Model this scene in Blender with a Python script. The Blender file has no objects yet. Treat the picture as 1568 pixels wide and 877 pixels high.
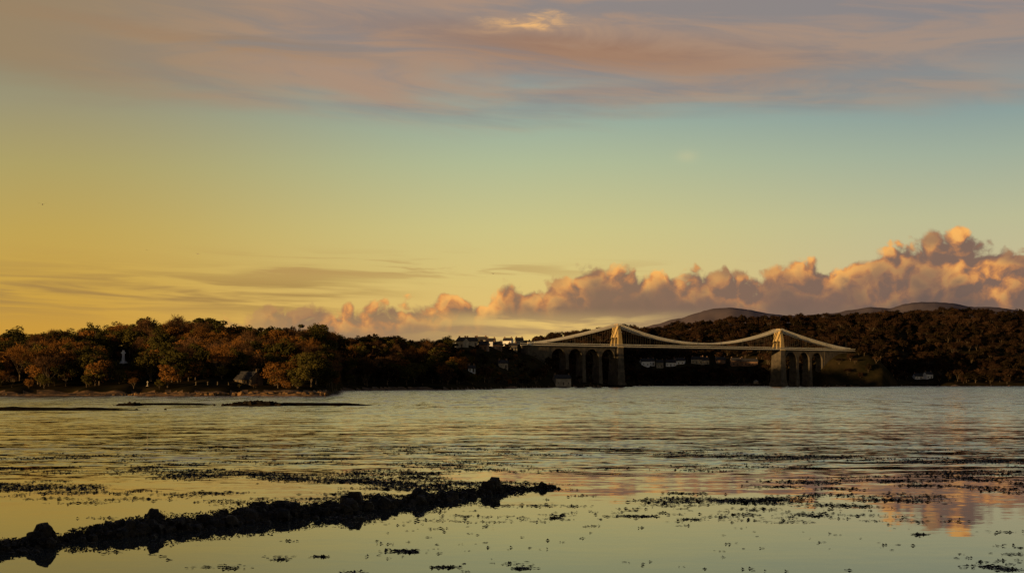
import bpy, math, random
import numpy as np
from mathutils import Vector, Matrix, noise as mnoise
random.seed(7); rng=np.random.default_rng(7)
S=bpy.context.scene
F=2150.0; HX=784.0; HY=584.0; CAMZ=4.0
def B(px): return (px-HX)/F          # bearing slope
def lin(c):
    o=[]
    for v in c:
        v/=255.0
        o.append(v/12.92 if v<=0.04045 else ((v+0.055)/1.055)**2.4)
    return (o[0],o[1],o[2],1.0)
# ---------------------------------------------------------------- scene basics
S.view_settings.view_transform='Standard'
S.view_settings.look='None'; S.view_settings.exposure=0
cam=bpy.data.cameras.new('camera'); camo=bpy.data.objects.new('camera',cam)
S.collection.objects.link(camo); S.camera=camo
camo.location=(0,0,CAMZ); camo.rotation_euler=(math.radians(90),0,0)
cam.sensor_width=36; cam.lens=36*F/1568; cam.shift_y=(HY-438.5)/1568
cam.clip_end=200000; cam.clip_start=0.5
SUN_EL=math.radians(3.0); SUN_AZ=math.radians(-132)   # azimuth clockwise from +Y
tosun=Vector((math.sin(SUN_AZ)*math.cos(SUN_EL),math.cos(SUN_AZ)*math.cos(SUN_EL),math.sin(SUN_EL)))
sl=bpy.data.lights.new('sun','SUN'); so=bpy.data.objects.new('sun',sl); S.collection.objects.link(so)
sl.energy=5.0; sl.angle=math.radians(0.5); sl.color=(1.0,0.62,0.25)
so.rotation_euler=tosun.to_track_quat('Z','Y').to_euler()

# ---------------------------------------------------------------- node helper
class NT:
    def __init__(s,nt): s.nt=nt; s.n=nt.nodes; s.l=nt.links
    def put(s,sock,v):
        if isinstance(v,bpy.types.NodeSocket): s.l.new(v,sock)
        elif v is not None: sock.default_value=v
    def m(s,op,a,b=None,c=None,clamp=False):
        n=s.n.new('ShaderNodeMath'); n.operation=op; n.use_clamp=clamp
        s.put(n.inputs[0],a); s.put(n.inputs[1],b); s.put(n.inputs[2],c); return n.outputs[0]
    def ss(s,x,a,b,o0=0.0,o1=1.0,kind='SMOOTHSTEP'):
        n=s.n.new('ShaderNodeMapRange'); n.interpolation_type=kind
        s.put(n.inputs['Value'],x); s.put(n.inputs['From Min'],a); s.put(n.inputs['From Max'],b)
        s.put(n.inputs['To Min'],o0); s.put(n.inputs['To Max'],o1); return n.outputs[0]
    def mix(s,f,a,b,bt='MIX'):
        n=s.n.new('ShaderNodeMix'); n.data_type='RGBA'; n.blend_type=bt
        s.put(n.inputs[0],f); s.put(n.inputs[6],a); s.put(n.inputs[7],b); return n.outputs[2]
    def xyz(s,x,y,z=0.0):
        n=s.n.new('ShaderNodeCombineXYZ'); s.put(n.inputs[0],x); s.put(n.inputs[1],y); s.put(n.inputs[2],z); return n.outputs[0]
    def sep(s,v):
        n=s.n.new('ShaderNodeSeparateXYZ'); s.l.new(v,n.inputs[0]); return n.outputs
    def noise(s,v,scale=1.0,detail=4,rough=0.5,dist=0.0,col=False,w=None):
        n=s.n.new('ShaderNodeTexNoise')
        if v is not None: s.l.new(v,n.inputs['Vector'])
        n.inputs['Scale'].default_value=scale; n.inputs['Detail'].default_value=detail
        n.inputs['Roughness'].default_value=rough; n.inputs['Distortion'].default_value=dist
        return n.outputs['Color'] if col else n.outputs['Fac']
    def vor(s,v,scale):
        n=s.n.new('ShaderNodeTexVoronoi'); n.feature='F1'; n.voronoi_dimensions='2D'; s.l.new(v,n.inputs['Vector'])
        n.inputs['Scale'].default_value=scale; return n.outputs['Distance']
    def ramp(s,f,stops,ease='LINEAR'):
        n=s.n.new('ShaderNodeValToRGB'); n.color_ramp.interpolation=ease; e=n.color_ramp.elements
        e[0].position=stops[0][0]; e[0].color=stops[0][1]; e[1].position=stops[-1][0]; e[1].color=stops[-1][1]
        for p,c in stops[1:-1]:
            k=e.new(p); k.color=c
        s.put(n.inputs[0],f); return n.outputs[0]
    def vm(s,op,a,b):
        n=s.n.new('ShaderNodeVectorMath'); n.operation=op; s.put(n.inputs[0],a)
        if op=='SCALE': s.put(n.inputs['Scale'],b)
        else: s.put(n.inputs[1],b)
        return n.outputs[0]

# ---------------------------------------------------------------- sky (world)
W=bpy.data.worlds.new('World'); S.world=W; W.use_nodes=True
try: W.cycles.sampling_method='NONE'
except Exception as e_: print(e_)
W.node_tree.nodes.clear(); N=NT(W.node_tree)
tc=N.n.new('ShaderNodeTexCoord').outputs['Generated']
X,Y,Z=N.sep(tc)[:3]
az=N.m('ARCTAN2',X,Y)
r=N.m('SQRT',N.m('ADD',N.m('MULTIPLY',X,X),N.m('MULTIPLY',Y,Y)))
V=N.m('DIVIDE',Z,N.m('MAXIMUM',r,0.02))
Vf=N.m('MULTIPLY',V,2.0,clamp=True)
def vp(y,k=1.0): return (HY-y)/F*k*2.0
hi=[(0.64,lin((104,106,116))),(0.80,lin((72,78,92))),(1.0,lin((52,58,74)))]
cL=N.ramp(Vf,[(vp(584,.94),lin((200,146,62))),(vp(500,.94),lin((208,157,62))),(vp(430,.94),lin((206,164,72))),(vp(350,.94),lin((196,166,84))),(vp(250,.94),lin((178,163,102))),(vp(150,.94),lin((158,150,118))),(vp(0,.94),lin((134,127,114)))]+hi)
cC=N.ramp(Vf,[(vp(584),lin((234,190,108))),(vp(500),lin((231,192,112))),(vp(430),lin((222,197,122))),(vp(350),lin((208,199,136))),(vp(250),lin((180,190,152))),(vp(165),lin((150,172,162))),(vp(90),lin((138,156,158))),(vp(0),lin((140,145,154)))]+hi)
cR=N.ramp(Vf,[(vp(584,.94),lin((208,170,132))),(vp(430,.94),lin((204,188,146))),(vp(330,.94),lin((190,189,150))),(vp(230,.94),lin((162,176,157))),(vp(140,.94),lin((132,154,157))),(vp(0,.94),lin((126,134,147)))]+hi)
base=N.mix(N.ss(az,-0.34,0.02),cL,cC); base=N.mix(N.ss(az,0.0,0.36),base,cR)
nish=N.n.new('ShaderNodeTexSky'); nish.sky_type='NISHITA'; nish.sun_disc=False
nish.sun_elevation=SUN_EL; nish.sun_rotation=SUN_AZ
nsc=N.mix(1.0,nish.outputs[0],(0.10,0.10,0.10,1),'MULTIPLY')
base=N.mix(0.06,base,nsc)
vn=N.noise(N.xyz(N.m('MULTIPLY',az,3.4),N.m('MULTIPLY',N.m('ADD',V,N.m('MULTIPLY',az,0.07)),24.0),3.1),1.0,5,0.55,0.6)
vn2=N.noise(N.xyz(N.m('MULTIPLY',az,7.0),N.m('MULTIPLY',N.m('ADD',V,N.m('MULTIPLY',az,0.07)),42.0),9.0),1.0,5,0.58,0.8)
veil=N.ss(N.m('ADD',V,N.m('MULTIPLY',N.m('SUBTRACT',vn,0.5),0.085)),0.180,0.222)
veil=N.m('MULTIPLY',veil,N.ss(V,0.40,0.30))
azr=N.ss(az,0.10,0.38,1.0,0.74)
veilc=N.mix(N.ss(vn2,0.38,0.62),lin((142,133,130)),lin((172,142,120)))
veilc=N.mix(N.ss(az,-0.1,-0.36),veilc,lin((154,132,102)))
base=N.mix(N.m('MULTIPLY',N.m('MULTIPLY',veil,azr),0.92),base,veilc)
def gauss(x,c,w):
    t=N.m('DIVIDE',N.m('SUBTRACT',x,c),w); return N.m('EXPONENT',N.m('MULTIPLY',N.m('MULTIPLY',t,t),-1.0))
w=N.m('ADD',N.m('ADD',V,N.m('MULTIPLY',az,0.085)),N.m('MULTIPLY',N.m('SUBTRACT',vn2,0.5),0.036))
band=N.m('MULTIPLY',gauss(w,0.241,0.0125),gauss(az,0.06,0.14))
band=N.m('MULTIPLY',band,N.ss(vn2,0.3,0.65,1.0,0.65))
base=N.mix(N.m('MULTIPLY',band,0.95,clamp=True),base,lin((158,117,90)))
band2=N.m('MULTIPLY',gauss(w,0.221,0.005),gauss(az,-0.22,0.13))
base=N.mix(N.m('MULTIPLY',band2,0.40),base,lin((160,126,94)))
spot=N.m('MULTIPLY',gauss(N.m('ADD',V,N.m('MULTIPLY',N.m('SUBTRACT',vn2,0.5),0.045)),0.2545,0.0034),gauss(az,0.010,0.026))
spot=N.m('MULTIPLY',spot,N.ss(N.noise(N.xyz(N.m('MULTIPLY',az,60.0),N.m('MULTIPLY',V,240.0),1.0),1.0,4,0.6,0.5),0.35,0.6,0.2,1.0))
base=N.mix(N.m('MULTIPLY',spot,0.95),base,lin((244,188,120)))
spot2=N.m('MULTIPLY',gauss(V,0.159,0.004),gauss(az,0.124,0.007))
base=N.mix(N.m('MULTIPLY',spot2,0.20),base,lin((225,205,150)))
sn=N.noise(N.xyz(N.m('MULTIPLY',az,9.0),N.m('MULTIPLY',N.m('ADD',V,N.m('MULTIPLY',az,0.03)),120.0),1.7),1.0,4,0.55,0.5)
stm=N.m('MULTIPLY',gauss(V,0.061,0.015),N.ss(az,-0.04,-0.16))
st=N.m('MULTIPLY',stm,N.ss(sn,0.38,0.58))
base=N.mix(N.m('MULTIPLY',st,0.85),base,lin((160,126,74)))
st2=N.m('MULTIPLY',N.m('MULTIPLY',gauss(V,0.080,0.008),N.ss(sn,0.53,0.64)),gauss(az,-0.10,0.17))
base=N.mix(N.m('MULTIPLY',st2,0.65),base,lin((174,134,82)))
# cumulus bank
prof=[(-900,700),(200,640),(300,540),(350,494),(395,482),(435,472),(465,480),(505,479),(540,467),(600,471),(650,467),(690,457),(735,462),(775,443),(830,441),(870,424),(920,413),(965,418),(1010,419),(1060,422),(1105,421),(1150,428),(1195,414),(1240,405),(1275,415),(1305,398),(1345,391),(1380,377),(1415,369),(1450,361),(1490,368),(1520,384),(1568,384),(1640,380),(1750,395),(1900,430),(2300,560)]
A0,A1=-0.65,0.62
vec0=N.xyz(az,V,0.0)
wn=N.noise(vec0,30.0,3,0.55,0.0,col=True)
warp=N.vm('SCALE',N.vm('SUBTRACT',wn,(0.5,0.5,0.5)),0.020)
def density(a,v,full):
    vec=N.xyz(a,v,0.0)
    wv=N.vm('ADD',vec,warp); ws=N.sep(wv)
    fc=N.n.new('ShaderNodeFloatCurve'); c=fc.mapping.curves[0]
    pts=[]
    for p,y in prof:
        t=math.atan(B(p)); pts.append(((t-A0)/(A1-A0),max(0.0,0.1+(HY-y)/F*math.cos(t))/0.3))
    c.points[0].location=(0,0.0); c.points[1].location=(1,0.0)
    for q in pts:
        if 0<q[0]<1: k=c.points.new(q[0],min(q[1],1.0)); k.handle_type='AUTO'
    fc.mapping.update()
    N.put(fc.inputs['Value'],N.ss(ws[0],A0,A1,kind='LINEAR'))
    top=N.m('SUBTRACT',N.m('MULTIPLY',fc.outputs[0],0.3),0.1)
    d=N.m('DIVIDE',N.m('SUBTRACT',top,N.sep(vec)[1]),0.02)
    b1=N.m('MULTIPLY',N.m('SUBTRACT',0.52,N.vor(wv,46.0)),0.80)
    b2=N.m('MULTIPLY',N.m('SUBTRACT',0.46,N.vor(wv,105.0)),0.42)
    b3=N.m('MULTIPLY',N.m('SUBTRACT',N.noise(wv,170.0,4,0.6),0.5),0.60)
    return N.m('ADD',N.m('ADD',d,b1),N.m('ADD',b2,b3))
d0=density(az,V,True)
d1=density(N.m('SUBTRACT',az,0.0050),N.m('ADD',V,0.0075),True)
dl=N.m('SUBTRACT',d0,d1)
bank=N.ss(d0,-0.10,0.26)
fall=N.m('MAXIMUM',N.ss(d0,1.4,0.10),N.m('MULTIPLY',N.ss(d0,2.7,0.8),N.ss(az,0.22,0.29)))
big=N.noise(N.xyz(N.m('MULTIPLY',az,20.0),N.m('MULTIPLY',V,30.0),5.0),1.0,2,0.5)
fallb=N.m('MULTIPLY',fall,N.ss(big,0.36,0.58,0.22,1.0))
lit=N.m('MULTIPLY',N.ss(dl,0.10,0.60),fallb)
shade=N.mix(N.ss(az,-0.15,0.25),lin((144,116,84)),lin((106,88,82)))
shade=N.mix(N.ss(d0,2.8,0.6,0.0,0.40),shade,lin((148,112,92)))
shade=N.mix(N.ss(V,0.055,0.030,0.0,0.5),shade,lin((160,132,102)))
litc=N.mix(N.ss(dl,0.30,0.85),lin((220,142,78)),lin((250,182,96)))
cc=N.mix(lit,shade,litc)
lo=N.noise(N.xyz(N.m('MULTIPLY',az,16.0),N.m('MULTIPLY',V,90.0),2.0),1.0,4,0.55,0.3)
gap=N.m('MULTIPLY',gauss(az,0.03,0.085),N.ss(V,0.053,0.042))
lowf=N.m('SUBTRACT',1.0,N.m('MULTIPLY',gap,N.ss(lo,0.60,0.42,0.35,1.0)))
bank=N.m('MULTIPLY',bank,lowf)
bank=N.m('MULTIPLY',bank,N.ss(az,-0.21,-0.14,0.45,1.0))
final=N.mix(N.m('MULTIPLY',bank,0.97),base,cc)
bg=N.n.new('ShaderNodeBackground'); N.l.new(final,bg.inputs[0]); bg.inputs[1].default_value=1.0
wo=N.n.new('ShaderNodeOutputWorld'); N.l.new(bg.outputs[0],wo.inputs[0])

# ---------------------------------------------------------------- materials
def mat(name,c1,c2,scale=1.0,rough=0.9,bump=0.0,spec=0.3,rand=0.0,detail=3,stretch=None):
    m=bpy.data.materials.new(name); m.use_nodes=True; n=NT(m.node_tree)
    p=m.node_tree.nodes['Principled BSDF']
    geo=n.n.new('ShaderNodeNewGeometry').outputs['Position']
    if stretch: geo=n.vm('MULTIPLY',geo,stretch)
    f=n.noise(geo,scale,detail,0.6)
    f2=n.ss(f,0.3,0.7)
    if rand:
        oi=n.n.new('ShaderNodeObjectInfo').outputs['Random']
        f2=n.m('ADD',n.m('MULTIPLY',f2,1-rand),n.m('MULTIPLY',oi,rand))
    c=n.mix(f2,(*c1,1),(*c2,1)); n.l.new(c,p.inputs['Base Color'])
    p.inputs['Roughness'].default_value=rough; p.inputs['Specular IOR Level'].default_value=spec
    if bump:
        b=n.n.new('ShaderNodeBump'); b.inputs['Strength'].default_value=bump; b.inputs['Distance'].default_value=0.1
        n.l.new(n.noise(geo,scale*4,5,0.65),b.inputs['Height']); n.l.new(b.outputs[0],p.inputs['Normal'])
    return m
M_bark=mat('bark',(0.04,0.028,0.018),(0.16,0.11,0.062),0.8,0.95)
M_ever=mat('evergreen_foliage',(0.018,0.019,0.006),(0.088,0.070,0.017),0.08,0.9,rand=0.5,spec=0.0)
M_aut=mat('autumn_foliage',(0.055,0.027,0.009),(0.26,0.115,0.028),0.08,0.9,rand=0.6,spec=0.0)
M_twig=mat('twigs',(0.04,0.023,0.013),(0.17,0.088,0.038),0.12,0.95,rand=0.5,spec=0.0)
M_shade=mat('shaded_foliage',(0.008,0.007,0.004),(0.030,0.019,0.009),0.02,0.9,rand=0.6,spec=0.0)  # foliage with the far hill's shade put into its colour
M_twig_shade=mat('shaded_twigs',(0.010,0.007,0.005),(0.060,0.032,0.017),0.015,0.95,rand=0.6,spec=0.0)  # twigs darkened in colour to stand for shade on far woods
M_ground=mat('hill_ground',(0.014,0.013,0.006),(0.045,0.032,0.014),0.06,0.95,spec=0.0)
M_weedrock=mat('weedy_rock',(0.006,0.005,0.004),(0.034,0.026,0.016),2.2,0.6,bump=0.8,spec=0.25)
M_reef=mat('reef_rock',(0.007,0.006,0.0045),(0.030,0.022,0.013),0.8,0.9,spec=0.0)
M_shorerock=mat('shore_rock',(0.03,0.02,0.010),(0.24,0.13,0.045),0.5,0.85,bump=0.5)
M_stone_shade=mat('limestone_shaded',(0.046,0.037,0.026),(0.100,0.080,0.054),0.3,0.85,bump=0.2)  # limestone with the lower bridge's shadow painted into its colour
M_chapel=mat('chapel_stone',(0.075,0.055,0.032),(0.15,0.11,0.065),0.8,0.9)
M_stone_sunlit=mat('limestone_sunlit',(0.40,0.27,0.10),(0.50,0.36,0.16),0.3,0.85,bump=0.2)  # same limestone, golden sunlight painted into the upper tower colour
M_paint=mat('pale_paint',(0.86,0.76,0.54),(0.90,0.82,0.62),0.6,0.5)
M_deck=mat('deck_steel',(0.04,0.035,0.03),(0.08,0.07,0.06),0.5,0.6)
M_white=mat('white_render',(0.62,0.60,0.56),(0.80,0.78,0.74),0.4,0.8)
M_cream=mat('cream_render',(0.20,0.17,0.12),(0.36,0.30,0.22),0.4,0.8)
M_brick=mat('brick',(0.14,0.08,0.05),(0.22,0.13,0.08),1.2,0.85)
M_slate=mat('slate_roof',(0.025,0.024,0.025),(0.055,0.050,0.048),1.0,0.8,spec=0.1)
M_glass=mat('window_glass',(0.02,0.02,0.025),(0.05,0.05,0.055),1.0,0.15,spec=0.6)
M_mount=mat('hazed_mountain_ground',(0.130,0.115,0.140),(0.200,0.155,0.150),0.0011,0.95,spec=0.0,detail=8)  # aerial haze painted in as a mauve-grey base colour
M_seaweed=mat('seaweed',(0.006,0.005,0.003),(0.024,0.016,0.009),4.0,0.5,spec=0.3)
M_gull=mat('gull_feathers',(0.10,0.09,0.08),(0.5,0.48,0.45),3.0,0.8)
M_wood=mat('jetty_timber',(0.04,0.03,0.02),(0.10,0.08,0.06),1.0,0.9)

def link(o,parent=None):
    S.collection.objects.link(o)
    if parent: o.parent=parent
    return o
def empty(name,loc=(0,0,0),rz=0):
    e=bpy.data.objects.new(name,None); e.location=loc; e.rotation_euler=(0,0,rz); S.collection.objects.link(e); return e
def mesh_obj(name,v,f,mats,parent=None,mi=None,smooth=False,loc=None):
    me=bpy.data.meshes.new(name)
    v=np.asarray(v,dtype=np.float32)
    me.from_pydata(v.tolist(),[],f)
    for m in (mats if isinstance(mats,(list,tuple)) else [mats]): me.materials.append(m)
    if mi is not None: me.polygons.foreach_set('material_index',mi)
    if smooth: me.polygons.foreach_set('use_smooth',[True]*len(me.polygons))
    me.update(); o=bpy.data.objects.new(name,me); link(o,parent)
    if loc: o.location=loc
    return o
class MB:   # mesh builder
    def __init__(s): s.v=[]; s.f=[]
    def add(s,v,f):
        o=len(s.v); s.v+=[tuple(p) for p in v]; s.f+=[tuple(i+o for i in q) for q in f]
    def box(s,x0,x1,y0,y1,z0,z1):
        s.frus(x0,x1,y0,y1,z0,x0,x1,y0,y1,z1)
    def frus(s,x0,x1,y0,y1,z0,a0,a1,b0,b1,z1):
        s.add([(x0,y0,z0),(x1,y0,z0),(x1,y1,z0),(x0,y1,z0),(a0,b0,z1),(a1,b0,z1),(a1,b1,z1),(a0,b1,z1)],
              [(0,3,2,1),(4,5,6,7),(0,1,5,4),(1,2,6,5),(2,3,7,6),(3,0,4,7)])
    def tube(s,p,q,r0,r1,n=5):
        p=Vector(p);q=Vector(q);d=(q-p)
        if d.length<1e-6:return
        d.normalize(); a=d.orthogonal().normalized(); b=d.cross(a); vs=[]
        for c,rr in ((p,r0),(q,r1)):
            for i in range(n):
                t=2*math.pi*i/n; vs.append(c+(a*math.cos(t)+b*math.sin(t))*rr)
        s.add(vs,[(i,(i+1)%n,n+(i+1)%n,n+i) for i in range(n)]+[tuple(range(n))[::-1],tuple(range(n,2*n))])
    def obj(s,name,m,parent=None,smooth=False): return mesh_obj(name,s.v,s.f,m,parent,smooth=smooth)

# ---------------------------------------------------------------- water
def water():
    ys=[-400,-50,20,60,120,300,800,2500,9000,60000]; xs=[-60000,-9000,-2000,-400,-60,60,400,2000,9000,60000]
    v=[(x,y,0) for y in ys for x in xs]; n=len(xs)
    f=[(j*n+i,j*n+i+1,(j+1)*n+i+1,(j+1)*n+i) for j in range(len(ys)-1) for i in range(n-1)]
    m=bpy.data.materials.new('water'); m.use_nodes=True; n=NT(m.node_tree); p=m.node_tree.nodes['Principled BSDF']
    pos=n.n.new('ShaderNodeNewGeometry').outputs['Position']; x,y,z=n.sep(pos)[:3]
    dist=n.m('SQRT',n.m('ADD',n.m('MULTIPLY',x,x),n.m('MULTIPLY',y,y)))
    patch=n.noise(n.xyz(n.m('MULTIPLY',x,0.030),n.m('MULTIPLY',y,0.07),0),1.0,4,0.65,0.5)
    dd=n.m('ADD',dist,n.m('MULTIPLY',n.m('SUBTRACT',patch,0.5),n.m('MULTIPLY',dist,0.34)))
    def g(v): return (v,v,v,1)
    amp=n.ramp(n.m('DIVIDE',dd,400.0,clamp=True),[(0.0,g(.003)),(0.115,g(.006)),(0.150,g(.035)),(0.185,g(.17)),(0.23,g(.18)),(0.27,g(.09)),(0.34,g(.10)),(0.6,g(.14)),(1.0,g(.17))])
    ws1=n.noise(n.xyz(n.m('MULTIPLY',x,0.9),n.m('MULTIPLY',y,2.4),0),1.0,3,0.6,0.6,col=True)
    ws2=n.noise(n.xyz(n.m('MULTIPLY',x,0.16),n.m('MULTIPLY',y,0.55),7),1.0,3,0.6,0.4,col=True)
    ws3=n.noise(n.xyz(n.m('MULTIPLY',x,0.30),n.m('MULTIPLY',y,0.045),3),1.0,4,0.7,0.3,col=True)
    ws=n.vm('ADD',n.vm('SCALE',n.vm('SUBTRACT',ws1,(0.5,)*3),1.2),n.vm('SCALE',n.vm('SUBTRACT',ws2,(0.5,)*3),1.0))
    fw=n.ss(dist,90,300,0.0,1.3)
    ws=n.vm('ADD',ws,n.vm('SCALE',n.vm('SUBTRACT',ws3,(0.5,)*3),fw))
    wx,wy,_=n.sep(ws)[:3]
    nv=n.xyz(n.m('MULTIPLY',n.m('MULTIPLY',wx,amp),0.8),n.m('MULTIPLY',n.m('SUBTRACT',n.m('MULTIPLY',wy,2.0),n.ss(dist,70,180,0.0,0.35)),amp),1.0)
    nn=n.n.new('ShaderNodeVectorMath'); nn.operation='NORMALIZE'; n.l.new(nv,nn.inputs[0])
    n.l.new(nn.outputs[0],p.inputs['Normal'])
    p.inputs['Base Color'].default_value=(0.036,0.041,0.038,1); p.inputs['IOR'].default_value=1.333
    n.l.new(n.ss(dist,60,400,0.015,0.12),p.inputs['Roughness'])
    mesh_obj('water',v,f,m)
water()

# ---------------------------------------------------------------- terrain
def tab(t): a=np.array(t,float); return (a[:,0]-HX)/F,a[:,1]
sh=tab([(-2400,430),(-200,418),(0,414),(120,408),(300,412),(480,408),(503,425),(522,640),(700,700),(790,820),(830,985),(900,1045),(936,1088),(952,1250),(1000,1330),(1170,1330),(1188,1222),(1252,1225),(1272,1190),(1345,1195),(1400,1275),(1568,1260),(3200,900)])
cr=tab([(-2400,560),(0,560),(480,570),(510,700),(530,850),(700,930),(790,1150),(850,1500),(1000,1700),(1568,1700),(3200,1700)])
tp=tab([(-2400,484),(-100,522),(0,518),(50,511),(100,504),(150,505),(200,503),(240,497),(290,498),(320,496),(350,504),(400,506),(450,509),(490,507),(515,514),(560,520),(620,521),(680,523),(740,520),(800,522),(820,519),(850,513),(900,505),(940,501),(1000,498),(1030,493),(1100,487),(1170,485),(1240,483),(1300,480),(1340,475),(1400,473),(1450,471),(1500,474),(1568,479),(1700,485),(3200,480)])
thx,thy=tab([(-2400,9),(480,9),(520,9.5),(670,9.5),(710,5),(800,5),(850,10),(1000,11),(3200,11)])
def Hgt(x,y):
    x=np.asarray(x,float); y=np.asarray(y,float); b=x/y
    s=np.interp(b,*sh); c=np.interp(b,*cr); Yt=np.interp(b,*tp)
    th=np.interp(b,thx,thy)
    H=CAMZ+(HY-Yt)/F*c-th
    s=s+4*np.sin(x*0.09)+3*np.sin(x*0.23+1)+1.5*np.sin(x*0.61)
    t=(y-s)/(c-s)
    tt=np.clip(t,0,1); sm=tt*tt*(3-2*tt)*0.5+tt*0.5
    nz=(np.sin(x*0.021+1.3)*np.sin(y*0.027)+0.5*np.sin(x*0.06+y*0.05)+0.3*np.sin(x*0.13-y*0.11))
    h=H*sm+nz*2.0*np.minimum(tt*3,1)
    shelf=np.clip((y-s)/6,0,1)*1.2
    m1=24*np.exp(-(((x-8)/26)**2+((y-1050)/34)**2)); m2=29*np.exp(-(((x-298)/36)**4+((y-1256)/40)**4))
    h=np.maximum(h,np.maximum(m1,m2)*np.clip((y-s)/12,0,1))
    return np.where(t>0,np.maximum(h,0)+shelf,np.maximum((y-s)*0.15,-3))
bs=np.concatenate([np.linspace(-1.1,-0.42,90,endpoint=False),np.linspace(-0.42,0.45,620),np.linspace(0.45,1.1,80)[1:]])
ds=np.geomspace(385,3400,270)
BB,DD=np.meshgrid(bs,ds); XX=BB*DD; ZZ=Hgt(XX,DD)
v=np.stack([XX.ravel(),DD.ravel(),ZZ.ravel()],1); nb=len(bs)
zz=ZZ
f=[];mi=[]
for j in range(len(ds)-1):
    for i in range(nb-1):
        hm=max(zz[j,i],zz[j,i+1],zz[j+1,i],zz[j+1,i+1])
        if hm<-1: continue
        f.append((j*nb+i,j*nb+i+1,(j+1)*nb+i+1,(j+1)*nb+i)); mi.append(1 if hm<1.6 else 0)
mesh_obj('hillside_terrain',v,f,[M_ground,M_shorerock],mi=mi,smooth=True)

def ridge(name,p0,p1,H,wid,m=M_ground,n=60,mm=16):
    p0=Vector(p0);p1=Vector(p1);d=(p1-p0).normalized();nrm=Vector((-d.y,d.x));vs=[];fs=[]
    for i in range(n+1):
        t=i/n; prof_=min(1,t*9)*min(1,(1-t)*5); prof_=prof_*prof_*(3-2*prof_)
        for j in range(mm+1):
            u=j/mm*2-1; q=p0.lerp(p1,t)+nrm*u*wid
            z=H*prof_*(math.cos(u*math.pi/2)**1.3)*(1+0.04*math.sin(t*23)+0.03*math.sin(t*51+1)) - 1.5
            z+=1.2*mnoise.noise(Vector((q.x*.02,q.y*.02,0)))
            vs.append((q.x,q.y,z))
    for i in range(n):
        for j in range(mm):
            a=i*(mm+1)+j; fs.append((a,a+1,a+mm+2,a+mm+1))
    mesh_obj(name,vs,fs,m,smooth=True)
ridge('unseen_shadow_ridge',(-600,290),(-1250,900),81,190)  # out-of-view ridge, added to cast shadow on the lower bridge
ridge('unseen_shadow_bank',(-150,10),(60,-200),14,40)  # unseen bank added behind the camera to shade the causeway

# ---------------------------------------------------------------- mountains
mt=[(880,520),(960,500),(1010,488),(1040,479),(1080,468),(1120,463),(1150,464),(1180,468),(1230,473),(1270,468),(1300,464),(1332,458),(1360,461),(1400,453),(1430,450),(1460,453),(1500,459),(1568,462),(1700,446),(1900,470),(2300,500),(2900,540)]
mb,my=tab(mt)
def mount():
    bsm=np.linspace(mb[0],mb[-1],420); rows=60; vs=[];fs=[]
    for j in range(rows+1):
        D=6500+j/rows*6500
        for b in bsm:
            top=(HY-np.interp(b,mb,my))/F*10500+CAMZ
            t=(D-6500)/4000.0
            pr=(min(t,1)**1.3) if t<1 else max(0,1-(t-1)*0.9)
            x=b*D
            nz=mnoise.fractal(Vector((x*0.0011,D*0.0009,2.0)),0.75,2.1,7)
            vs.append((x,D,top*pr*(D/10500 if t<1 else 1)+nz*90*min(1,pr*2)*(0.4 if 0.85<t<1.1 else 1)-35))
    n=len(bsm)
    for j in range(rows):
        for i in range(n-1): fs.append((j*n+i,j*n+i+1,(j+1)*n+i+1,(j+1)*n+i))
    mesh_obj('mountains',vs,fs,M_mount,smooth=True)
mount()

# ---------------------------------------------------------------- suspension bridge
bx,by=B(944)*1100,1100.0; ex,ey=B(1192)*1200,1200.0
span=math.hypot(ex-bx,ey-by); ang=math.atan2(ey-by,ex-bx)
br=empty('suspension_bridge',(bx,by,0),ang)
DK=32.0; TOP=48.5; HW=4.6
def tower(x0,name):
    m=MB()
    m.frus(x0-4.6,x0+4.6,-7.4,7.4,-3,x0-4.2,x0+4.2,-7.0,7.0,3.0)
    m.frus(x0-3.6,x0+3.6,-6.4,6.4,3.0,x0-2.5,x0+2.5,-5.3,5.3,DK-1.6)
    m.obj(name+'_base',M_stone_shade,br); m=MB()
    m.box(x0-2.8,x0+2.8,-5.6,5.6,DK-1.6,DK-0.9)
    for a,b in ((-5.0,-3.7),(-0.65,0.65),(3.7,5.0)):
        s=0.93
        m.frus(x0-2.3,x0+2.3,a,b,DK-0.9,x0-1.8,x0+1.8,a*s,b*s,DK+7.0)
    for c in (-2.1,2.1):
        n=6
        for k in range(n):
            t0=math.pi*k/n;t1=math.pi*(k+1)/n; R=1.5
            y0=c-R*math.cos(t0);y1=c-R*math.cos(t1);za=DK+5.2+R*math.sin(t0);zb=DK+5.2+R*math.sin(t1)
            m.add([(x0-1.8,y0,za),(x0+1.8,y0,za),(x0+1.8,y1,zb),(x0-1.8,y1,zb),(x0-1.8,y0,DK+7.0),(x0+1.8,y0,DK+7.0),(x0+1.8,y1,DK+7.0),(x0-1.8,y1,DK+7.0)],
              [(0,3,2,1),(4,5,6,7),(0,1,5,4),(1,2,6,5),(2,3,7,6),(3,0,4,7)])
    m.frus(x0-1.82,x0+1.82,-4.68,4.68,DK+7.0,x0-1.15,x0+1.15,-3.3,3.3,TOP-1.3)
    m.box(x0-1.6,x0+1.6,-3.8,3.8,TOP-1.3,TOP-0.6)
    m.frus(x0-1.1,x0+1.1,-3.4,3.4,TOP-0.6,x0-0.5,x0+0.5,-2.2,2.2,TOP+0.6)
    m.obj(name,M_stone_sunlit,br)
tower(0,'tower_anglesey'); tower(span,'tower_mainland')
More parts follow.
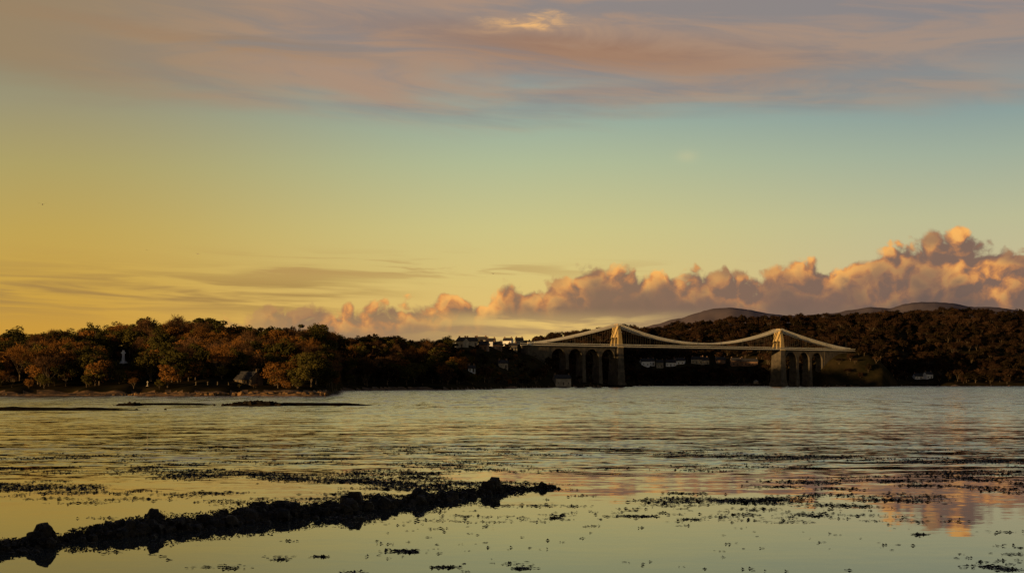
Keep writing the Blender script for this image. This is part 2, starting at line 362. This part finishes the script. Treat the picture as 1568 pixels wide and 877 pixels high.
def arcade(xs,name):
    m=MB(); sp=16.0; pw=1.35; R=(sp-2*pw)/2; zs=DK-2.0-R-0.9
    for (xa,xb) in xs:
        c=(xa+xb)/2; n=12
        for k in range(n):
            t0=math.pi*k/n;t1=math.pi*(k+1)/n
            u0=c-R*math.cos(t0);u1=c-R*math.cos(t1);za=zs+R*math.sin(t0);zb=zs+R*math.sin(t1)
            m.add([(u0,-3.9,za),(u1,-3.9,zb),(u1,3.9,zb),(u0,3.9,za),(u0,-3.9,DK-1.6),(u1,-3.9,DK-1.6),(u1,3.9,DK-1.6),(u0,3.9,DK-1.6)],
              [(0,3,2,1),(4,5,6,7),(0,1,5,4),(1,2,6,5),(2,3,7,6),(3,0,4,7)])
    piers=sorted(set([a for a,_ in xs]+[b for _,b in xs]))
    for p in piers:
        if abs(p)<6 or abs(p-span)<6: continue
        m.box(p-pw,p+pw,-3.92,3.92,zs,DK-1.59)
        m.box(p-pw-0.25,p+pw+0.25,-4.15,4.15,zs-0.5,zs)
        m.frus(p-pw-0.7,p+pw+0.7,-4.8,4.8,-3,p-pw,p+pw,-3.95,3.95,zs-0.5)
    m.obj(name,M_stone_shade,br)
arcade([(-3.0-16*(i+1),-3.0-16*i) for i in range(4)],'approach_arches_anglesey')
arcade([(span+3+16*i,span+3+16*(i+1)) for i in range(3)],'approach_arches_mainland')
m=MB(); m.box(-88,-68.0,-4.2,4.2,-2,DK-1.59); m.box(span+52.0,span+88,-4.2,4.2,-2,DK-1.59); m.obj('abutments',M_stone_shade,br)
XL,XR=-88.0,span+90
m=MB()
for a,b in ((XL,-2.9),(2.9,span-2.9),(span+2.9,XR)):
    m.box(a,b,-5.2,5.2,DK-1.585,DK-0.75)
m.obj('deck',M_deck,br)
m=MB(); q=MB()
def wall(a,b,y):
    m.box(a,b,y-0.10,y+0.10,DK+0.75,DK+1.05); m.box(a,b,y-0.15,y+0.15,DK-0.74,DK-0.34)
    k=a
    while k<b-1: q.tube((k,y,DK-0.45),(k+1.2,y,DK+0.8),0.05,0.05,4); q.tube((k+1.2,y,DK+0.8),(k+2.4,y,DK-0.45),0.05,0.05,4); k+=2.4
for y in (-5.15,5.15): wall(XL,XR,y)
m.obj('parapet_rails',M_paint,br); q.obj('parapet_lattice',M_deck,br)
def chain(x):
    if x<0: t=(-x)/82.0; return DK+0.6+(TOP-0.6-DK-0.6)*(max(0,1-t)**1.35)
    if x>span: t=(x-span)/84.0; return DK+0.6+(TOP-0.6-DK-0.6)*(max(0,1-t)**1.35)
    t=2*x/span-1; return DK+2.4+(TOP-0.4-DK-2.4)*t*t
m=MB(); h=MB()
for y in (-HW,-0.9,0.9,HW):
    xs=list(np.linspace(-82,0,26))+list(np.linspace(0,span,56))[1:]+list(np.linspace(span,span+84,26))[1:]
    for a,b in zip(xs[:-1],xs[1:]):
        for off in (0.0,0.85):
            m.tube((a,y,chain(a)+off),(b,y,chain(b)+off),0.28,0.28,6)
    k=-80
    while abs(y)>2 and k<span+82:
        if abs(k)>3 and abs(k-span)>3: h.tube((k,y,DK-0.7),(k,y,chain(k)),0.045,0.045,4)
        k+=2.4
m.obj('suspension_chains',M_paint,br); h.obj('hanger_rods',M_deck,br)
m=MB()
k=-70
while k<span+80:
    if abs(k)>8 and abs(k-span)>8:
        for y in (-5.0,5.0):
            m.tube((k,y,DK-0.4),(k,y,DK+6.2),0.09,0.06,5); m.box(k-0.5,k+0.5,y-0.16,y+0.16,DK+6.2,DK+6.4)
    k+=25
m.obj('lamp_standards',M_deck,br)

# ---------------------------------------------------------------- rocks
import bmesh
def rock_mesh(mb_,c,r,seed,sub=2,flat=0.7,rough=0.35):
    bm=bmesh.new(); bmesh.ops.create_icosphere(bm,subdivisions=sub,radius=1)
    off=Vector((seed*3.7,seed*1.3,seed*7.1)); rz=Matrix.Rotation(random.random()*6.28,3,'Z')@Matrix.Rotation(random.uniform(-.5,.5),3,'X')
    sx,sy,sz=random.uniform(.7,1.4),random.uniform(.75,1.25),random.uniform(.7,1.2)*flat
    vs=[]
    for q in bm.verts:
        p=q.co; k=1+rough*mnoise.noise(p*1.3+off)*1.6+rough*0.9*mnoise.noise(p*3.1+off)
        a=Vector((p.x*sx,p.y*sy,p.z*sz))*k
        for ax in (Vector((1,0.2,0.1)),Vector((-0.3,1,0.2)),Vector((0.1,-0.2,1)),Vector((-1,-.4,.3)),Vector((.3,-1,.2)),Vector((.6,-.3,.8))):
            n_=ax.normalized(); dd=a.dot(n_)
            if dd>0.62: a-=n_*(dd-0.62)*0.9
        a=rz@a; vs.append((c[0]+a.x*r,c[1]+a.y*r,c[2]+a.z*r))
    mb_.add(vs,[tuple(x.index for x in f_.verts) for f_ in bm.faces]); bm.free()
def pathpt(tbl,px):
    a=np.array(tbl,float); return np.interp(px,a[:,0],a[:,1])
cw=[(-120,31.5),(-40,32.7),(60,34.3),(120,35.6),(230,37.7),(320,39.0),(400,41.3),(470,42.0),(540,43.6),(620,45.8),(700,48.5),(755,50.8),(850,53.0)]
hh=[(-120,.42),(20,.28),(40,.20),(60,.38),(84,.30),(95,.16),(108,.32),(170,.40),(235,.54),(290,.42),(330,.46),(400,.58),(450,.48),(490,.44),(545,.60),(590,.50),(616,.30),(645,.48),(690,.38),(735,.36),(765,.38),(785,.18),(800,.22),(812,.10),(830,.20),(850,.06)]
cb=MB()
px=-120; sd=0
while px<852:
    D=pathpt(cw,px)+.4*mnoise.noise(Vector((px*.02,5,0))); H=pathpt(hh,px)*(1+.3*mnoise.noise(Vector((px*.05,0,0)))); wd=0.20+0.85*H/0.5
    nn=6 if H>0.35 else 3
    for k in range(nn):
        sd+=1; y=D+random.uniform(-wd,wd)*0.85; x=B(px)*y+random.uniform(-.15,.15)
        rr=random.choice([.3,.4,.5,.6,.75])*H*(1.0-0.35*abs(y-D)/max(wd,.1))
        rock_mesh(cb,(x,y,random.uniform(-0.10,0.48)*H*(1-.4*abs(y-D)/wd)),rr,sd,2,random.uniform(.55,.95),0.5)
    px+=8.0
for p,r_,z_ in ((68,0.36,0.30),(60,.34,.12),(74,.30,.10),(755,0.40,0.28),(748,.36,.16),(764,.3,.12),(545,.30,.38),(832,.20,.08),(845,.14,.04),(815,.10,.02),(640,.28,.24),(236,.30,.36),(4,.24,.08),(24,.20,.05)):
    D=pathpt(cw,p); sd+=1; rock_mesh(cb,(B(p)*D,D,z_),r_,sd,3,0.9,0.5)
for i in range(420):
    p=random.uniform(-120,860); D=pathpt(cw,p)-random.gauss(0.2,.9)*(0.35+pathpt(hh,p)); sd+=1
    rock_mesh(cb,(B(p)*D,D,0.0),random.uniform(.04,.17),sd,1,0.7)
for i in range(12000):
    p=random.uniform(-120,850); H=pathpt(hh,p); D=pathpt(cw,p)+random.gauss(0,.55)*(.3+H); x=B(p)*D
    z=random.uniform(.0,.95)*H*(1-.5*min(1.6,abs(D-pathpt(cw,p)))); a=random.random()*6.28; L=random.uniform(.03,.10)
    cb.add([(x,D,z+.02),(x+math.cos(a)*L,D+math.sin(a)*L,z-.01),(x+math.cos(a+.5)*L*1.3,D+math.sin(a+.5)*L*1.3,z+random.uniform(-.08,.05))],[(0,1,2)])
cb.obj('stone_causeway',M_weedrock)

def reef(name,px0,px1,D,hmax,depth,n,seed,m_=M_reef,peak=None,rmin=.25,rmax=.9,shelf=.5):
    rb=MB()
    xs0,xs1=B(px0)*D,B(px1)*D
    nx,ny=90,12; vs=[];fs=[]
    for i in range(nx+1):
        for j in range(ny+1):
            u=i/nx;vv=j/ny*2-1; x=xs0+(xs1-xs0)*u; y=D+vv*depth
            e=(min(1,u*6)*min(1,(1-u)*4))*(1-vv**4)
            nz=mnoise.noise(Vector((x*.12,y*.2,seed)))*.5+mnoise.noise(Vector((x*.5,y*.5,seed)))*.3
            z=-0.2+e*(.40+hmax*shelf*(0.6+nz))+nz*.15*e
            vs.append((x,y,z))
    for i in range(nx):
        for j in range(ny):
            a=i*(ny+1)+j; fs.append((a,a+ny+1,a+ny+2,a+1))
    rb.add(vs,fs)
    for i in range(n):
        u=random.random()
        if peak is not None and random.random()<0.7: u=min(1,max(0,random.gauss(peak[0],peak[1])))
        x=xs0+(xs1-xs0)*u; y=D+random.uniform(-.6,.6)*depth
        k=1.0
        if peak is not None: k=0.25+math.exp(-((u-peak[0])/(peak[1]*1.5))**2)
        rock_mesh(rb,(x,y,hmax*0.2*k),random.uniform(rmin,rmax)*hmax*0.75*k,seed*50+i,1,0.7)
    rb.obj(name,m_)
reef('rock_reef',335,595,238,0.95,7.0,90,3,peak=(0.22,0.12),shelf=.25)
reef('rock_reef',-200,255,198,0.40,4.5,70,5,shelf=.5)
reef('rock_reef',170,345,243,0.4,5,50,9,peak=(0.2,0.1),shelf=.2)
reef('rock_reef',178,222,234,1.0,3,30,10,peak=(0.5,0.25),shelf=.2)
reef('rock_reef',345,440,232,1.5,3.0,70,12,peak=(0.5,0.25),shelf=.35)
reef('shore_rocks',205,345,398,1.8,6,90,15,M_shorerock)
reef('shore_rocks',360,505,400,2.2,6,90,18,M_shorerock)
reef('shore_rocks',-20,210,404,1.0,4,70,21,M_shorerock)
reef('shore_rocks',925,972,1080,2.6,8,40,25,M_reef)

# ---------------------------------------------------------------- seaweed
def seaweed():
    vs=[];fs=[]
    def cluster(cx,cy,s,n):
        for _ in range(n):
            x=cx+random.gauss(0,.55*s); y=cy+random.gauss(0,.38*s)
            a=random.random()*math.pi; L=random.uniform(.04,.13)*(.5+.6*s); w_=random.uniform(.015,.04)
            dx,dy=math.cos(a)*L,math.sin(a)*L; px_,py_=-math.sin(a)*w_,math.cos(a)*w_
            z0=random.uniform(.005,.012); z1=z0+random.random()**4*.055
            o=len(vs)
            vs.extend([(x-dx,y-dy,z0),(x+px_,y+py_,z1),(x+dx,y+dy,z0+.004),(x-px_,y-py_,z0+random.random()*.012)])
            fs.append((o,o+1,o+2,o+3))
    for i in range(26000):
        Yp=random.uniform(684,877); pxx=random.uniform(-60,1630)
        D=CAMZ*F/(Yp-HY); x=B(pxx)*D
        t=mnoise.noise(Vector((x*.10,D*.16,1.0)))+.6*mnoise.noise(Vector((x*.4,D*.5,4.0)))
        if Yp<705: dens=.26
        elif Yp<775: dens=.32
        elif Yp<800: dens=.09
        else: dens=.014
        if 1000<pxx<1520 and 735<Yp<775: dens+=.25
        if pxx<760 and 700<Yp<755: dens+=.22
        if 860<pxx<1100 and Yp>760: dens*=.5
        if pxx<500 and Yp>755: dens*=.4
        dens*=max(0,min(2.0,.25+3.0*t))
        if random.random()<dens:
            s=random.choice([.12,.2,.2,.3,.4,.6,.8])*(.6 if Yp>780 else 1)
            cluster(x,D,s,int(5+70*s*s))
    for (p,Yp,s) in ((612,843,.45),(625,845,.3),(968,790,.6),(990,790,.3),(1345,765,1.0),(1280,748,.8),(1520,868,.3),(1545,872,.25),(680,868,.25),(430,856,.18),(1410,818,.2),(850,793,.2),(490,852,.15),(1190,745,.8),(1060,795,.35),(1250,790,.35),(800,870,.2)):
        D=CAMZ*F/(Yp-HY); cluster(B(p)*D,D,s,int(130*s+40))
    for i in range(170):
        Yp=random.uniform(790,877); p=random.uniform(550,1600); D=CAMZ*F/(Yp-HY)
        if mnoise.noise(Vector((p*.006,Yp*.02,0)))>-.05: cluster(B(p)*D,D,random.choice([.03,.06,.12]),random.randint(1,5))
    mesh_obj('seaweed',vs,fs,M_seaweed)
seaweed()

# ---------------------------------------------------------------- buildings
keep=[]
def solveD(px_,Yp,lo,hi):
    b=B(px_)
    for D in np.linspace(lo,hi,400):
        z=float(Hgt(b*D,D)); 
        if z>CAMZ+(HY-Yp)/F*D: return D,z
    print('unsolved',px_,Yp); D=hi; return D,float(Hgt(b*D,D))
def house(px_,Yb,lo,hi,w_,d_,h_,wallm,rz=0.0,name='house',chim=2,front=60):
    D,z=solveD(px_,Yb,lo,hi); x=B(px_)*D
    e=empty(name,(x,D,z-0.4),rz); keep.append((x,D,w_*0.62,front))
    m=MB(); m.box(-w_/2,w_/2,-d_/2,d_/2,-2,h_)
    rh=d_*0.36
    m.add([(-w_/2,-d_/2,h_),(-w_/2,d_/2,h_),(-w_/2,0,h_+rh)],[(0,1,2)]); m.add([(w_/2,-d_/2,h_),(w_/2,d_/2,h_),(w_/2,0,h_+rh)],[(0,2,1)])
    m.obj('walls',wallm,e)
    m=MB(); ov=.4;k=rh/(d_/2)
    for s in (-1,1):
        a=[(-w_/2-ov,s*(d_/2+ov),h_-k*ov),(w_/2+ov,s*(d_/2+ov),h_-k*ov),(w_/2+ov,0,h_+rh),(-w_/2-ov,0,h_+rh)]
        m.add([(p[0],p[1],p[2]+.03) for p in a]+[(p[0],p[1],p[2]+.28) for p in a],[(0,3,2,1),(4,5,6,7),(0,1,5,4),(1,2,6,5),(2,3,7,6),(3,0,4,7)])
    m.obj('roof',M_slate,e)
    m=MB(); st=max(1,int(h_//2.7)); nx=max(2,int(w_//3.2))
    for r_ in range(st):
        for c in range(nx):
            u=-w_/2+w_*(c+.5)/nx; zz_=.9+2.7*r_
            if r_==0 and c==nx//2: continue
            for s in (-1,1): m.box(u-.5,u+.5,s*(d_/2+.03)-.04,s*(d_/2+.03)+.04,zz_,zz_+1.3)
    m.obj('windows',M_glass,e)
    u=-w_/2+w_*(nx//2+.5)/nx; m=MB(); m.box(u-.5,u+.5,-d_/2-.07,-d_/2+.02,0.1,2.2); m.obj('door',M_wood,e)
    if chim:
        m=MB()
        for c in ([-w_/2+.6,w_/2-.6][:chim]): m.box(c-.45,c+.45,-.4,.4,h_+rh*.4,h_+rh+1.2)
        m.obj('chimneys',M_brick,e)
R=random.uniform
for (p,yb,w_,wm) in ((722,529,7,M_cream),(737,527,8,M_cream),(752,530,6,M_white),(764,525,6,M_cream),(778,529,7,M_white),(795,527,6,M_cream),(804,531,9,M_white),(762,535,6,M_brick),(708,531,6,M_cream),(785,536,6,M_cream),(741,535,6,M_brick)):
    house(p,yb,860,1400,w_,6,R(3.0,4.4),wm,R(-.6,.6),front=24)
for (p,yb,w_,wm) in ((987,559,9,M_white),(996,558,7,M_white),(1027,560,10,M_white),(1040,557,12,M_white),(1068,556,12,M_cream),(1078,557,8,M_cream),(1103,556,10,M_brick),(1128,559,12,M_brick),(1146,559,18,M_brick),(1010,562,7,M_cream)):
    house(p,yb,1330,1680,w_,8,R(3.6,5),wm,R(-.4,.4),front=110)
house(1408,580,1240,1500,11,7,3.0,M_white,.1,front=120); house(1421,579,1240,1500,7,6,4.2,M_white,.3,front=120)
house(860,589,1000,1100,12,7,5.0,M_cream,.35,name='boathouse',front=60)
house(722,569,720,900,4,4,2.5,M_white,.1,front=60); house(770,563,780,1000,6,5,3.5,M_cream,.2,front=60)

def chapel():
    D,z=solveD(381,587,412,520); x=B(381)*D; z-=.3; e=empty('stone_chapel',(x,D,z),math.radians(48)); keep.append((x,D,4.0,30))
    m=MB(); m.box(-2.3,2.3,-4.2,4.2,-1,1.7)
    for y in (-4.2,4.2): m.add([(-2.3,y,1.7),(2.3,y,1.7),(0,y,3.9)],[(0,1,2)])
    m.frus(-.3,.3,-4.3,-3.8,3.8,-.25,.25,-4.25,-3.85,4.6); m.add([(-.3,-4.3,4.6),(.3,-4.3,4.6),(.3,-3.8,4.6),(-.3,-3.8,4.6),(0,-4.05,5.0)],[(0,1,4),(1,2,4),(2,3,4),(3,0,4)])
    m.obj('walls',M_chapel,e); m=MB()
    for s in (-1,1):
        a=[(s*2.65,-4.15,1.38),(s*2.65,4.4,1.38),(0,4.4,3.9),(0,-4.15,3.9)]
        m.add([(p[0],p[1],p[2]+.04) for p in a]+[(p[0],p[1],p[2]+.25) for p in a],[(0,3,2,1),(4,5,6,7),(0,1,5,4),(1,2,6,5),(2,3,7,6),(3,0,4,7)])
    m.obj('roof',M_slate,e)
    m=MB(); m.box(-.35,.35,-4.26,-4.18,.9,2.3)
    for y in (-2.5,0,2.5): m.box(-2.38,-2.28,y-.25,y+.25,.5,1.4)
    m.obj('windows',M_glass,e)
chapel()
def cross(px_,Yb,h_,name,m_,front=34,fat=1.0):
    D,z=solveD(px_,Yb,409,560); x=B(px_)*D; e=empty(name,(x,D,z-.1),math.radians(-20)); keep.append((x,D,1.3*h_/3.6+1,front))
    k=h_/4.0; m=MB(); g=fat
    m.box(-.9*k,.9*k,-.9*k,.9*k,-.6,.35*k); m.box(-.62*k,.62*k,-.62*k,.62*k,.35*k,.7*k); m.obj('steps',m_,e)
    m=MB(); m.frus(-.32*k*g,.32*k*g,-.24*k,.24*k,.7*k,-.2*k*g,.2*k*g,-.16*k,.16*k,4.0*k)
    m.box(-.75*k,-.22*k*g,-.13*k,.13*k,3.0*k,3.35*k); m.box(.22*k*g,.75*k,-.13*k,.13*k,3.0*k,3.35*k)
    n=12
    for i in range(n):
        a=2*math.pi*i/n;b=2*math.pi*(i+1)/n
        m.tube((math.cos(a)*.5*k,0,3.17*k+math.sin(a)*.5*k),(math.cos(b)*.5*k,0,3.17*k+math.sin(b)*.5*k),.1*k,.1*k,4)
    m.obj('cross_shaft',m_,e)
cross(189,556,5.0,'celtic_cross_memorial',M_white,front=110,fat=1.3)
cross(226,591,1.7,'gravestone_cross',M_cream)
for p in (300,318,333,350): cross(p,589,1.1,'gravestone_cross',M_chapel)

def jetty():
    D=1275; x0,x1=B(1117)*D,B(1166)*D; e=empty('jetty',((x0+x1)/2,D,0)); L=(x1-x0)/2
    m=MB(); m.box(-L,L,-2,2,1.6,2.0)
    k=-L
    while k<=L: m.tube((k,-1.8,-2),(k,-1.8,3.0),.18,.18,6); m.tube((k,1.8,-2),(k,1.8,3.0),.18,.18,6); k+=3
    m.box(-L,L,-1.9,-1.8,2.8,2.95); m.obj('deck_and_piles',M_wood,e)
    m=MB(); m.box(L-7,L-3,-1.3,1.3,2.0,4.2); m.frus(L-7.3,L-2.7,-1.6,1.6,4.2,L-5.5,L-4.5,-.2,.2,5.4); m.obj('shelter',M_cream,e)
jetty()

def gull(px_,Yp,D,s=1.0,rz=0.3):
    e=empty('gull',(B(px_)*D,D,CAMZ+(HY-Yp)/F*D),rz)
    m=MB(); pr=[(-.32,.02),(-.2,.06),(0,.085),(.18,.06),(.27,.045),(.33,.012)]
    for (a,ra),(b,rb_) in zip(pr[:-1],pr[1:]): m.tube((0,a*s,0),(0,b*s,0),ra*s,rb_*s,8)
    m.obj('body',M_gull,e); m=MB()
    for q in (-1,1):
        m.add([(q*.05*s,.12*s,.03),(q*.35*s,.17*s,.2*s),(q*.75*s,-.02*s,.10*s),(q*.35*s,0,.19*s),(q*.05*s,-.08*s,.02)],[(0,1,3,4),(1,2,3)])
    m.obj('wings',M_gull,e)
gull(65,313,210,1.1); gull(225,383,320,.8); gull(303,389,300,.8,1.0); gull(755,419,320,.9,.6)

# ---------------------------------------------------------------- trees
def make_tree(name,seed,kind,m_leaf,m_bark,nleaf,lsize,H=10.0):
    rd=random.Random(seed); nr=np.random.default_rng(seed)
    m=MB(); tips=[]
    cr_=H*rd.uniform(.38,.50)
    def limb(p,d,L,r_,lev):
        q=p+d*L*.5; d2=(d+Vector((rd.uniform(-.25,.25),rd.uniform(-.25,.25),rd.uniform(-.05,.25)))).normalized(); e=q+d2*L*.5
        m.tube(p,q,r_,r_*.75,5 if lev<2 else 3); m.tube(q,e,r_*.75,r_*.5,5 if lev<2 else 3)
        if lev>=(3 if kind=='bare' else 2): tips.append(e); return
        n=rd.choice([3,3,4]) if lev<3 else rd.choice([3,4,5])
        for i in range(n):
            a=rd.random()*6.28; sp=rd.uniform(.35,.95)
            ax=Vector((math.cos(a)*sp,math.sin(a)*sp,rd.uniform(.3,.9)))
            limb(e if i<2 else q.lerp(e,.5),(d2*.5+ax).normalized(),L*rd.uniform(.52,.8),r_*.5,lev+1)
    th=H*(.42 if kind=='pine' else .16)
    m.tube((0,0,-1.5),(0,0,th),.24,.18,7)
    for i in range(5):
        a=i*1.256+rd.uniform(-.4,.4); sp=rd.uniform(.2,1.0)
        limb(Vector((0,0,th*rd.uniform(.8,1.0))),Vector((math.cos(a)*sp,math.sin(a)*sp,1)).normalized(),H*rd.uniform(.26,.34),.12,1)
    nbark=len(m.f)
    V_=[np.array(m.v)]; F_=list(m.f); MI=[0]*nbark; o=len(m.v)
    T=np.array([list(t) for t in tips]) 
    if kind=='pine':
        nc=14; C=np.stack([nr.normal(0,cr_*.5,nc),nr.normal(0,cr_*.5,nc),nr.uniform(H*.50,H*.88,nc)],1); rad=nr.uniform(.11,.18,nc)*H; fl=.55
    elif kind=='bare':
        C=T; rad=np.full(len(T),.085*H); fl=1.0
    else:
        k=min(len(T),22); C=T[nr.permutation(len(T))[:k]].copy(); ex=nr.normal(0,1,(16,3)); ex/=np.linalg.norm(ex,axis=1)[:,None]
        ex=ex*np.array([cr_*.8,cr_*.8,H*.34])*nr.uniform(.5,1.0,(16,1))+np.array([0,0,H*.48]); C=np.concatenate([C,ex]); rad=nr.uniform(.08,.17,len(C))*H; fl=.75
    ci=nr.integers(0,len(C),nleaf); dv=nr.normal(0,1,(nleaf,3)); dv/=np.linalg.norm(dv,axis=1)[:,None]
    rr=rad[ci]*nr.uniform(.35,1.08,nleaf)**.6
    P=C[ci]+dv*rr[:,None]*np.array([1,1,fl])
    P[:,2]=np.maximum(P[:,2],H*.05)
    t1=nr.normal(0,1,(nleaf,3)); t1=t1-dv*(t1*dv).sum(1)[:,None]*.75; t1/=np.linalg.norm(t1,axis=1)[:,None]
    t2=np.cross(t1,dv+nr.normal(0,.4,(nleaf,3))); t2/=np.linalg.norm(t2,axis=1)[:,None]+1e-6
    s1=lsize*nr.uniform(.5,1.3,nleaf)[:,None]; s2=s1*(.14 if kind=='bare' else .75)
    if kind=='bare': 
        t1=dv+np.array([0,0,.5]); t1/=np.linalg.norm(t1,axis=1)[:,None]; s1=s1*1.7
    q=np.stack([P-t1*s1,P+t2*s2,P+t1*s1,P-t2*s2],1).reshape(-1,3)
    V_.append(q); F_+= [(o+4*i,o+4*i+1,o+4*i+2,o+4*i+3) for i in range(nleaf)]; MI+=[1]*nleaf
    me=bpy.data.meshes.new(name); me.from_pydata(np.concatenate(V_).tolist(),[],F_)
    me.materials.append(m_bark); me.materials.append(m_leaf); me.polygons.foreach_set('material_index',MI); me.update(); return me
near_p=[make_tree('oak',1,'round',M_ever,M_bark,3000,.24),make_tree('oak2',2,'round',M_ever,M_bark,3000,.24),make_tree('oak3',3,'round',M_ever,M_bark,2600,.24),
        make_tree('aut',4,'round',M_aut,M_bark,2200,.22),make_tree('aut2',5,'round',M_aut,M_bark,1900,.22),
        make_tree('bare',6,'bare',M_twig,M_bark,2200,.30),make_tree('bare2',8,'bare',M_twig,M_bark,2200,.30),make_tree('bare3',9,'bare',M_aut,M_bark,2200,.30),
        make_tree('pine',10,'pine',M_ever,M_bark,2400,.24),make_tree('pine2',11,'pine',M_ever,M_bark,2400,.24)]
pn=[.15,.15,.13,.13,.12,.10,.09,.08,.03,.02]
far_p=[make_tree('f1',21,'round',M_shade,M_bark,1000,.42),make_tree('f2',22,'round',M_shade,M_bark,1000,.42),make_tree('f3',23,'round',M_twig_shade,M_bark,900,.4),
       make_tree('f4',24,'bare',M_twig_shade,M_bark,1100,.5),make_tree('f5',25,'bare',M_twig_shade,M_bark,1100,.5),make_tree('f6',26,'round',M_twig_shade,M_bark,900,.4)]
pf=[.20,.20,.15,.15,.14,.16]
wood=empty('woodland')
ca,sa=math.cos(ang),math.sin(ang)
cnt=0
def place(x,y,z,protos,pr,s):
    global cnt
    me=protos[int(rng.choice(len(protos),p=pr))]
    o=bpy.data.objects.new('tree',me); o.location=(x,y,z-.2); o.rotation_euler=(0,0,random.random()*6.28)
    o.scale=(s*R(.9,1.25),s*R(.9,1.25),s*R(.85,1.15)); S.collection.objects.link(o); o.parent=wood; cnt+=1
shrub_pr=[.2,.2,.2,.2,.2,0,0,0,0,0]
y=405.0
while y<1830:
    sp=6.4 if y<640 else (8.5 if y<1000 else 12.0)
    xmin=-.40*y-10; xmax=.40*y+10; x=xmin
    while x<xmax:
        X_=x+R(-.5,.5)*sp; Y_=y+R(-.5,.5)*sp; x+=sp
        b=X_/Y_; c=float(np.interp(b,*cr)); s0=float(np.interp(b,*sh))
        if Y_>c+40 or Y_<s0+5: continue
        z=float(Hgt(X_,Y_))
        if z<1.9: continue
        sc=(R(.70,1.30) if Y_<640 else R(.75,1.35) if Y_<1000 else R(.85,1.45))
        if Y_<s0+12: sc*=R(.35,.75)
        if B(690)<b<B(820) and Y_>800: sc*=.42
        lx=(X_-bx)*ca+(Y_-by)*sa; ly=-(X_-bx)*sa+(Y_-by)*ca
        if -66<lx<span+50 and abs(ly)<10.5: continue
        if (lx<=-66 or lx>=span+50) and -95<lx<span+95 and abs(ly)<6.5: continue
        if (lx<=-60 or lx>=span+50) and -95<lx<span+95 and -60<ly<0: sc*=.7
        if -60<lx<20 and -75<ly<=-10.5: sc*=.5
        if span-5<lx<span+50 and -80<ly<=-10.5: sc*=.5
        ok=True
        for (hx,hy,hw,fr) in keep:
            if Y_<hy+7 and Y_>hy-fr:
                k=hx/hy
                if abs(X_-k*Y_)<hw+1.5+(2.0 if hy>1000 else 0)+2.0*sc:
                    if Y_>hy-10: ok=False
                    else:
                        room=(CAMZ+(float(Hgt(hx,hy))-CAMZ+0.5)/hy*Y_)-z
                        sc=min(sc,max(room,0)/11.5)
                        if sc<.15: ok=False
                    if not ok: break
        if not ok: continue
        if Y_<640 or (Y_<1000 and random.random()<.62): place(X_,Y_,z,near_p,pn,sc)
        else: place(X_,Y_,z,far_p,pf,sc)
        if Y_<560 and random.random()<.65 and sc>.5: place(X_+R(-3,3),Y_-R(2,4),z-.3,near_p,shrub_pr,R(.28,.5))
    y+=sp
print('trees',cnt)
